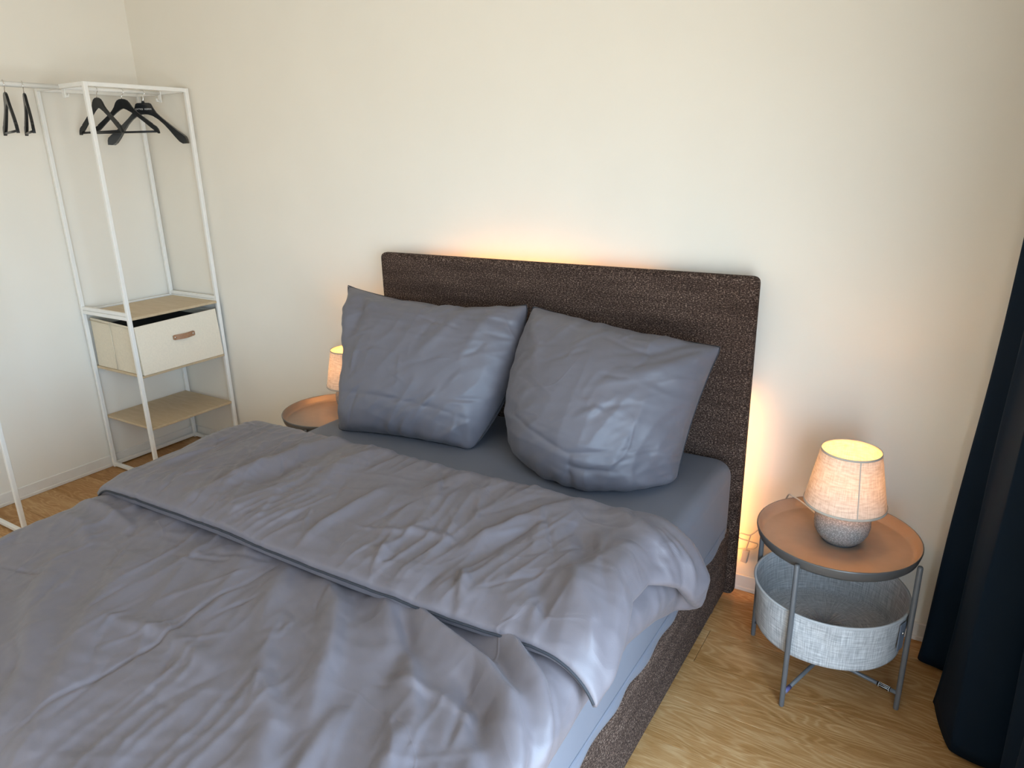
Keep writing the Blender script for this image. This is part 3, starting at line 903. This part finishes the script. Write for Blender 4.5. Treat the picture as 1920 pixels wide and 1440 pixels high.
# printed sticker and tape on the near table's lower bars
def bar_pt(k, r, z): 
    a = a0+k*PI/2
    return Vector((1.1483+r*math.cos(a), -0.3283+r*math.sin(a), z))
def sleeve(name, k, r0, r1, rad, mat):
    z = 0.045+0.011*(k % 2)
    return tube(name, [bar_pt(k, r0, z), bar_pt(k, r1, z)], rad, mat, t1, 12)
st = sleeve('sticker', 1, 0.178, 0.216, 0.0072, 'black_plastic'); st['label'] = 'small black printed sticker'
for off in (0.182, 0.212): sleeve('sticker_print', 1, off, off+0.0016, 0.0075, 'print_white')
d1 = bar_pt(1, 1, 0)-bar_pt(1, 0, 0); side = Vector((-d1.y, d1.x, 0))
for ang in (0.25, 0.95, 1.65):
    dv = -side*math.cos(ang)*0.0074+Vector((0, 0, math.sin(ang)*0.0074))
    tube('sticker_print', [bar_pt(1, 0.185, 0.056)+dv, bar_pt(1, 0.211, 0.056)+dv], 0.0007 if ang > 0.5 and ang < 1.2 else 0.0009, 'print_white', t1, 6)
tp = sleeve('tape', 0, 0.196, 0.226, 0.0068, 'tape'); tp['label'] = 'purple protective tape'

# ================================================================== TABLE LAMPS
def table_lamp(cx, cy, z0, label, group, seam_ang, cord=None):
    t = thing('table_lamp', label, 'lamp', (cx, cy, z0), group)
    prof = [(0.0, 0.004), (0.047, 0.004), (0.054, 0.007), (0.066, 0.020), (0.0755, 0.038), (0.0795, 0.060), (0.078, 0.082), (0.070, 0.103),
            (0.056, 0.120), (0.040, 0.131), (0.026, 0.136), (0.018, 0.138), (0.0, 0.138)]
    lathe('base', prof, (cx, cy, z0), 'ceramic', t, 64)
    lathe('base_foot', [(0.0, 0.0), (0.050, 0.0), (0.052, 0.002), (0.050, 0.0065), (0.0, 0.0065)], (cx, cy, z0), 'ceramic_dark', t, 40)
    lathe('socket', [(0.0, 0.136), (0.016, 0.136), (0.016, 0.178), (0.013, 0.182), (0.0, 0.182)], (cx, cy, z0), 'cord', t, 24)
    bulb = lathe('bulb', [(0.0, 0.180), (0.012, 0.182), (0.014, 0.190), (0.022, 0.205), (0.0235, 0.217), (0.020, 0.232), (0.010, 0.241), (0.0, 0.243)], (cx, cy, z0), 'bulb', t, 24)
    rb, rtp, zb, ztp = 0.115, 0.0825, 0.124, 0.297
    sh = lathe('shade', [(rb, zb), (rtp, ztp)], (cx, cy, z0), 'shade', t, 72, uv=True)
    def ring(r, z, h):
        return [(r+0.0012, z), (r+0.0012, z+h), (r-0.0012, z+h), (r-0.0012, z)]
    lathe('shade_trim', ring(rb, zb-0.001, 0.007), (cx, cy, z0), 'shade_trim', sh, 72, closed=True)
    lathe('shade_trim', ring(rtp, ztp-0.005, 0.006), (cx, cy, z0), 'shade_trim', sh, 72, closed=True)
    # overlapping seam of the shade
    c, s_ = math.cos(seam_ang), math.sin(seam_ang)
    vv = []
    for z, r in ((zb+0.004, rb-0.0003), (ztp-0.004, rtp+0.0005)):
        for da in (-0.018, 0.018):
            vv.append((cx+(r+0.0009)*math.cos(seam_ang+da*0.1/r), cy+(r+0.0009)*math.sin(seam_ang+da*0.1/r), z0+z))
    link_mesh('shade_seam', vv, [(0, 1, 3, 2)], 'shade_trim', sh)
    # wire spider that carries the shade
    for k in range(3):
        a = 0.5+k*2*PI/3
        tube('shade_wire', [(cx+0.016*math.cos(a), cy+0.016*math.sin(a), z0+0.176), (cx+0.06*math.cos(a), cy+0.06*math.sin(a), z0+0.2), (cx+0.1005*math.cos(a), cy+0.1005*math.sin(a), z0+0.2)], 0.0012, 'cord', sh, 6)
    if cord:
        tube('cord', smooth_path(cord, 8), 0.0026, 'cord', t, 8)
    return t
ZT = 0.506-0.032
L1 = (1.157, -0.318)
l1 = table_lamp(L1[0], L1[1], ZT, 'small lit lamp with beige linen shade, standing in full view beside the curtain', 'table lamps', -1.15,
    cord=[(L1[0]-0.055, L1[1]+0.035, ZT+0.035), (L1[0]-0.085, L1[1]+0.075, ZT+0.032), (L1[0]-0.135, L1[1]+0.125, ZT+0.036), (0.985, -0.165, 0.512),
          (0.968, -0.145, 0.50), (0.945, -0.115, 0.42), (0.905, -0.080, 0.35), (0.862, -0.052, 0.292), (0.835, -0.045, 0.262), (0.800, -0.040, 0.258), (0.795, -0.034, 0.235), (0.835, -0.030, 0.228), (0.862, -0.026, 0.222), (0.850, -0.024, 0.20), (0.815, -0.022, 0.188), (0.79, -0.020, 0.18)])
tube('cord_end', smooth_path([(0.838, -0.040, 0.262), (0.832, -0.032, 0.235), (0.826, -0.026, 0.208), (0.822, -0.024, 0.186)], 6), 0.0026, 'cord', l1, 8)
bm = bmesh.new(); bm_box(bm, (-0.013, -0.009, -0.026), (0.013, 0.009, 0.026), 0.003, 2)
bm.transform(Matrix.Translation((0.820, -0.024, 0.160)) @ Matrix.Rotation(0.12, 4, 'Y'))
sw = link_bm('cord_switch', bm, 'cord', l1); sw['label'] = 'white switch box on the lamp cord'
table_lamp(-1.010, -0.150, ZT, 'lit lamp with beige shade half hidden behind the far pillow', 'table lamps', 2.0,
    cord=[(-0.955, -0.112, ZT+0.03), (-0.905, -0.09, ZT+0.036), (-0.885, -0.055, 0.514), (-0.872, -0.03, 0.49), (-0.86, -0.022, 0.3), (-0.85, -0.02, 0.2)])

# ================================================================== OPEN WARDROBE (two tube towers joined by a rod)
RB, RF = XL+0.016, XL+0.016+0.431
YR, YL2, RH, TS = -0.018, -0.545, 1.968, 0.019
Y2R, Y2L = -1.185, -1.715
wd = thing('open_wardrobe', 'white metal tube open wardrobe with shelves in the room corner', 'wardrobe', ((RB+RF)/2, (YR+Y2L)/2, 0))
def bar(name, p, q, s=TS, mat='white_metal', bev=0.002):
    lo_ = [min(a, b) for a, b in zip(p, q)]; hi_ = [max(a, b) for a, b in zip(p, q)]
    for i in range(3):
        if hi_[i]-lo_[i] < 1e-6: lo_[i] -= s/2; hi_[i] += s/2
    return box(name, lo_, hi_, mat, wd, bev, 1)
S1, S2, S3 = 0.8915, 0.585, 0.302
def tower(y0, y1, shelves):           # y0 nearer the back wall
    xa, xb = RB+TS/2, RF-TS/2; ya, yb = y0-TS/2, y1+TS/2
    for x in (xa, xb):
        for yy in (ya, yb):
            bar('post', (x, yy, 0.008), (x, yy, RH))
            lathe('foot_glide', [(0, 0), (0.009, 0), (0.010, 0.002), (0.010, 0.009), (0, 0.009)], (x, yy, 0.0), 'white_metal', wd, 14)
    z = RH-TS/2; h = TS/2
    for yy in (ya, yb):
        for zz in (0.008+h, S1-h, z): bar('side_rail', (xa+h, yy, zz), (xb-h, yy, zz))
        bar('side_rail', (xa+h, yy, S1+h), (xb-h, yy, S1+h), TS*0.9)
    for zz in (0.008+h, S1-h, z): bar('back_rail', (xa, ya-h, zz), (xa, yb+h, zz))
    bar('front_rail', (xb, ya-h, z), (xb, yb+h, z))
    for zz in shelves:
        box('shelf', (RB+0.004 if zz < S1-0.05 else RB+TS+0.012, y1+TS+0.001, zz-0.013), (RF-0.001, y0-TS-0.001, zz), 'board', wd, 0.0015, 1)
    # brackets and rod across the tower
    xm = (RB+RF)/2
    for yy, sg in ((yb, 1), (ya, -1)):
        box('rod_bracket', (xm-0.012, min(yy, yy+sg*0.004)+sg*h, RH-0.058), (xm+0.012, max(yy, yy+sg*0.004)+sg*h, RH-0.004), 'white_metal', wd, 0.001, 1)
        tube('bracket_peg', [(xm, yy+sg*(h+0.004), RH-0.050), (xm, yy+sg*(h+0.020), RH-0.050), (xm, yy+sg*(h+0.022), RH-0.038)], 0.005, 'white_metal', wd, 18)
    tube('hanging_rod', [(xm, ya-h-0.004, RH-0.012), (xm, yb+h+0.004, RH-0.012)], 0.0095, 'white_metal', wd, 14)
tower(YR, YL2, (S1-0.006, S2, S3)); tower(Y2R, Y2L, (S1-0.006,))
xm = (RB+RF)/2
ROD_Z = RH-0.012
tube('hanging_rod', [(xm, YL2+0.01, ROD_Z), (xm, Y2R-0.01, ROD_Z)], 0.0115, 'white_metal', wd, 16)
tube('hanging_rod', [(xm, YL2-0.36, ROD_Z), (xm, Y2R-0.005, ROD_Z)], 0.0145, 'white_metal', wd, 16)

# storage bin on the middle shelf
BYa, BYb = YL2+TS+0.008, YR-TS-0.008
sb = thing('storage_bin', 'cream fabric storage bin with tan leather handle on the wardrobe shelf', 'storage bin', ((RB+RF)/2, (BYa+BYb)/2, S2+0.0005))
z0, z1 = S2+0.0005, S2+0.262
def quadbox(name, pts, mat, parent, th):
    """slab from four corner points, thickness th along its normal"""
    p = [Vector(q) for q in pts]; nn = (p[1]-p[0]).cross(p[3]-p[0]).normalized()*th
    v = p+[q+nn for q in p]
    bm = bmesh.new(); bv = [bm.verts.new(q) for q in v]
    for f in ((0, 1, 2, 3), (7, 6, 5, 4), (0, 4, 5, 1), (1, 5, 6, 2), (2, 6, 7, 3), (3, 7, 4, 0)): bm.faces.new([bv[i] for i in f])
    bmesh.ops.bevel(bm, geom=list(bm.edges), offset=0.0015, segments=1, affect='EDGES')
    return link_bm(name, bm, mat, parent)
xf0, xf1, xbk = RF+0.004, RF-0.012, RB+0.02
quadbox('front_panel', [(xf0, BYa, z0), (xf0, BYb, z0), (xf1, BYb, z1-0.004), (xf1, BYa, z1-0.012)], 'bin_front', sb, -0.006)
quadbox('side_panel', [(xbk, BYa, z0), (xf0-0.007, BYa, z0), (xf1-0.007, BYa, z1-0.014), (xbk, BYa+0.004, z1)], 'bin_fabric', sb, -0.004)
quadbox('side_panel', [(xbk, BYb, z0), (xf0-0.007, BYb, z0), (xf1-0.007, BYb, z1-0.014), (xbk, BYb-0.004, z1)], 'bin_fabric', sb, 0.004)
quadbox('back_panel', [(xbk, BYa+0.005, z0), (xbk, BYb-0.005, z0), (xbk, BYb-0.005, z1), (xbk, BYa+0.005, z1)], 'bin_fabric', sb, -0.004)
box('bottom_panel', (xbk+0.005, BYa+0.006, z0), (xf1-0.008, BYb-0.006, z0+0.004), 'dark_inside', sb)
quadbox('inner_sheet', [(xbk+0.006, BYa+0.006, z1-0.05), (xf1-0.012, BYa+0.006, z1-0.05), (xf1-0.012, BYb-0.006, z1-0.05), (xbk+0.006, BYb-0.006, z1-0.05)], 'dark_inside', sb, 0.004)  # flat near-black sheet across the bin, below its rim
xs_ = xbk+0.46*(xf1-xbk)
tube('side_seam', [(xs_, BYa-0.0035, z0+0.002), (xs_, BYa-0.0025, z1-0.012)], 0.0022, 'bin_fabric', sb, 6)
tube('side_seam', [(xbk, BYa-0.002, z1-0.012), (xf1-0.008, BYa-0.003, z1-0.026)], 0.0022, 'bin_fabric', sb, 6)
yc_ = (BYa+BYb)/2+0.018; zc_ = z0+0.155
slope = (xf1-xf0)/(z1-z0)
def fx(z): return xf0+slope*(z-z0)
hn = 17; hv = []; hf = []
for i in range(hn):
    s = -1+2*i/(hn-1)
    arch = 0.012*max(0, 1-(s/0.72)**2)+0.0025
    hw = 0.0135 if abs(s) < 0.93 else 0.0095
    for dz in (-hw, hw):
        for dx in (0, 0.003):
            z = zc_+dz
            hv.append((fx(z)+0.001+arch+dx, yc_+s*0.064, z))
for i in range(hn-1):
    a = i*4; b = a+4
    for p, q in ((0, 1), (1, 3), (3, 2), (2, 0)): hf.append((a+p, a+q, b+q, b+p))
hf += [(0, 2, 3, 1), ((hn-1)*4, (hn-1)*4+1, (hn-1)*4+3, (hn-1)*4+2)]
hd = link_mesh('handle', hv, hf, 'leather', sb, False); hd['label'] = 'tan leather strap handle'
for s in (-1, 1):
    tube('rivet', [(fx(zc_)+0.004, yc_+s*0.053, zc_), (fx(zc_)+0.0085, yc_+s*0.053, zc_)], 0.0042, 'chrome', hd, 12)

# ------------------------------------------------------------------ hangers
WOOD_UP = [(0, 0), (0.018, -0.002), (0.034, -0.010), (0.046, -0.024), (0.058, -0.046), (0.075, -0.068), (0.105, -0.094), (0.145, -0.124), (0.178, -0.148),
           (0.1795, -0.154), (0.184, -0.154), (0.202, -0.166), (0.212, -0.180), (0.217, -0.196), (0.218, -0.207)]
WOOD_DN = [(0.211, -0.208), (0.196, -0.196), (0.165, -0.172), (0.125, -0.138), (0.085, -0.106), (0.05, -0.080), (0.022, -0.064), (0.006, -0.058), (0, -0.057)]
PLAS_UP = [(0, 0.0), (0.034, -0.001), (0.044, -0.006), (0.054, -0.030), (0.068, -0.056), (0.095, -0.084), (0.135, -0.120), (0.175, -0.155), (0.205, -0.178), (0.221, -0.192), (0.227, -0.208), (0.229, -0.232)]
PLAS_DN = [(0.205, -0.234), (0.186, -0.222), (0.160, -0.192), (0.135, -0.158), (0.105, -0.122), (0.075, -0.094), (0.045, -0.074), (0.02, -0.066), (0, -0.064)]
def hanger(label, y, zrod, theta, kind, rr, sc_):
    """theta: turn of the shoulder line from +X; the hook hangs on a rod at (xm, y, zrod)"""
    mat = 'black_wood' if kind == 'wood' else 'black_plastic'
    hook_h = 0.060 if kind == 'wood' else 0.072
    t = thing('clothes_hanger', label, 'hanger', (xm, y, zrod+rr-hook_h*sc_-0.21*sc_), 'black clothes hangers')
    R_ = Matrix.Translation((xm, y, zrod+rr+0.002-hook_h*sc_)) @ Matrix.Rotation(theta, 4, 'Z') @ Matrix.Scale(sc_, 4)
    UP, DN = (WOOD_UP, WOOD_DN) if kind == 'wood' else (PLAS_UP, PLAS_DN)
    out = UP+DN[:-1]
    outline = [(x, z) for x, z in out]+[(0, DN[-1][1])]+[(-x, z) for x, z in reversed(DN[:-1])]+[(-x, z) for x, z in reversed(UP[1:])]
    def th(x):
        return (0.006+0.0015*abs(x)/0.2) if kind == 'wood' else 0.006+0.018*max(0, (abs(x)-0.05)/0.18)**1.2
    nn = len(outline); verts = []; faces = []
    cxn = lambda x: x*0.97
    for sgn, ins in ((-1, True), (-1, False), (1, False), (1, True)):
        for (x, z) in outline:
            bow = -0.25*x*x                             # shoulders curve slightly forward
            k = 1.0 if ins else 0.62
            # shrink the outer faces slightly for a rounded edge
            i_ = 0.0022 if ins else 0.0
            zz = z-i_*(1 if z > -0.05 else 0)
            verts.append((x*(1-0.006*ins), bow+sgn*th(x)*k, zz))
    for r in range(3):
        for i in range(nn):
            j = (i+1) % nn
            faces.append((r*nn+i, r*nn+j, (r+1)*nn+j, (r+1)*nn+i))
    # caps: strip between upper and lower outline
    nu, ndn = len(UP), len(DN)
    def cap(base, rev):
        right = list(range(0, nu)); low = list(range(nu, nu+ndn))      # low ends at the centre point
        upc = [UP[i] for i in range(nu)]
        bm_ = []
        i, j = nu-1, 0
        f = []
        while i > 0 or j < ndn-1:
            if j >= ndn-1 or (i > 0 and UP[i-1][0] > DN[j+1][0]):
                f.append((right[i], right[i-1], low[j])); i -= 1
            else:
                f.append((right[i], low[j+1], low[j])); j += 1
        mirror = {}
        for q in range(nu): mirror[q] = (nn-q) % nn
        for q in range(ndn): mirror[nu+q] = (nn-(nu+q)) if q < ndn-1 else nu+ndn-1
        f2 = [tuple(mirror[q] for q in tri[::-1]) for tri in f]
        for tri in f+f2:
            tri = tuple(base+q for q in tri)
            faces.append(tri[::-1] if rev else tri)
    cap(0, False); cap(3*nn, True)
    wv = [R_ @ Vector(v) for v in verts]
    bm = bmesh.new(); bvs = [bm.verts.new(v) for v in wv]
    for f in faces:
        try: bm.faces.new([bvs[i] for i in f])
        except ValueError: pass
    body = link_bm('body', bm, mat, t)
    # hook: stem, then a round hook over the rod
    rr2 = (rr+0.005)/sc_; cz = hook_h-rr-0.0012+ (rr-rr2) + 0.0
    ctr = (0.0, hook_h-rr2-0.0)
    pts = [(0.0, -0.004), (0.0, 0.010)]
    pts += [(0.004, 0.018)]
    for a in np.linspace(-70, 205, 16):
        a = math.radians(a)
        pts.append((ctr[0]+rr2*math.cos(a), ctr[1]+rr2*math.sin(a)))
    hp = [R_ @ Vector((x, 0, z)) for x, z in pts]
    tube('hook', hp, 0.0017, 'chrome', t, 8)
    if kind == 'wood':
        tube('trouser_bar', [R_ @ Vector((s*0.203, -0.25*0.04, -0.196)) for s in (-1, 1)], 0.0052, mat, t, 10)
    else:
        lathe('hook_collar', [(0, 0), (0.008, 0), (0.006, 0.010), (0, 0.010)], tuple(R_ @ Vector((0, 0, -0.001))), mat, t, 14)
        cu = bpy.data.curves.new('print', 'FONT'); cu.body = 'OTTO  KERN'; cu.size = 0.0125; cu.align_x = 'CENTER'; cu.align_y = 'CENTER'; cu.extrude = 0.0002
        to = bpy.data.objects.new('print_tmp', cu); COL.objects.link(to)
        dg = bpy.context.evaluated_depsgraph_get()
        me = bpy.data.meshes.new_from_object(to.evaluated_get(dg))
        bpy.data.objects.remove(to)
        Mx = Matrix.Translation(-root_loc(t)) @ R_ @ Matrix.Translation((-0.002, -0.0066, -0.036)) @ Matrix.Rotation(PI/2, 4, 'X') @ Matrix.Scale(1.25, 4, (1, 0, 0))
        me.transform(Mx); me.name = 'printed_name'
        me.materials.clear(); me.materials.append(M['print_white'])
        o = bpy.data.objects.new('printed_name', me); COL.objects.link(o); o.parent = t
        o['label'] = 'small white printed name'
    return t
ZI = RH-0.012
hanger('black wooden hanger nearest the left tower post, seen narrow', -0.372, ZI, math.radians(2), 'wood', 0.0095, 0.80)
hanger('black wooden hanger in the middle of the three inside the tower', -0.247, ZI, math.radians(27), 'wood', 0.0095, 0.80)
hanger('wide black plastic hanger with white print and thick shoulders, nearest the back wall', -0.137, ZI, math.radians(36), 'plastic', 0.0095, 0.86)
hanger('black wooden hanger on the outer rod at the very left picture edge', -0.775, ROD_Z, math.radians(-17), 'wood', 0.0145, 0.84)
hanger('black wooden hanger on the outer rod, beside the tower post', -0.697, ROD_Z, math.radians(-21), 'wood', 0.0145, 0.84)

# ================================================================== CURTAIN
def curtain():
    bot = [(1.62, -0.045), (1.52, -0.065), (1.425, -0.105), (1.418, -0.135), (1.48, -0.150), (1.56, -0.185), (1.60, -0.235), (1.55, -0.285), (1.475, -0.312), (1.470, -0.34), (1.482, -0.42),
           (1.506, -0.500), (1.53, -0.520), (1.60, -0.530), (1.68, -0.520), (1.715, -0.56), (1.68, -0.61), (1.62, -0.635), (1.61, -0.66), (1.66, -0.70), (1.71, -0.74), (1.66, -0.79), (1.615, -0.83), (1.66, -0.88), (1.71, -0.92), (1.66, -0.97), (1.61, -1.01), (1.66, -1.06), (1.71, -1.10), (1.66, -1.15), (1.615, -1.20), (1.64, -1.26), (1.70, -1.30)]  # last folds, out of view, lengthen the curtain to shade the back wall
    path = smooth_path([(x, y, 0) for x, y in bot], 6)
    n = len(path); nz = 60; ztop = 2.45
    verts = []; faces = []
    for k in range(nz+1):
        t = k/nz; z = 0.012+(ztop-0.012)*t
        f = t**0.8
        for i, p in enumerate(path):
            x = p.x*(1-0.75*f)+(1.585+0.035*math.sin(i/n*PI*15))*0.75*f
            y = p.y*(1-0.25*f)+(-0.08-(i/n)*1.2)*0.25*f
            x += 0.006*math.sin(z*5+i*0.13)*(1-t); y += 0.004*math.sin(z*4+i*0.21)
            verts.append((x, min(y, -0.012), z))
    for k in range(nz):
        for i in range(n-1):
            a = k*n+i
            faces.append((a, a+1, a+n+1, a+n))
    o = link_mesh('curtain', verts, faces, 'curtain')
    m = o.modifiers.new('thick', 'SOLIDIFY'); m.thickness = 0.003
    set_props(o, 'floor-length dark navy blackout curtain hanging in folds by the wall', 'curtain')
    tube('header_tape', [verts[nz*n+i] for i in range(n)], 0.006, 'curtain', o, 6)
    # curtain rail on the ceiling side of the wall
    r = tube('curtain_rail', [(1.60, -0.03, 2.47), (1.60, -4.5, 2.47)], 0.012, 'white_metal', None, 14)
    set_props(r, 'white curtain rail above the dark curtain', 'curtain rail')
    for yy in (-0.10, -1.5, -3.1, -4.4):
        box('rail_bracket', (1.59, yy-0.01, 2.475), (XR, yy+0.01, 2.49), 'white_metal', r, 0.001, 1)
curtain()
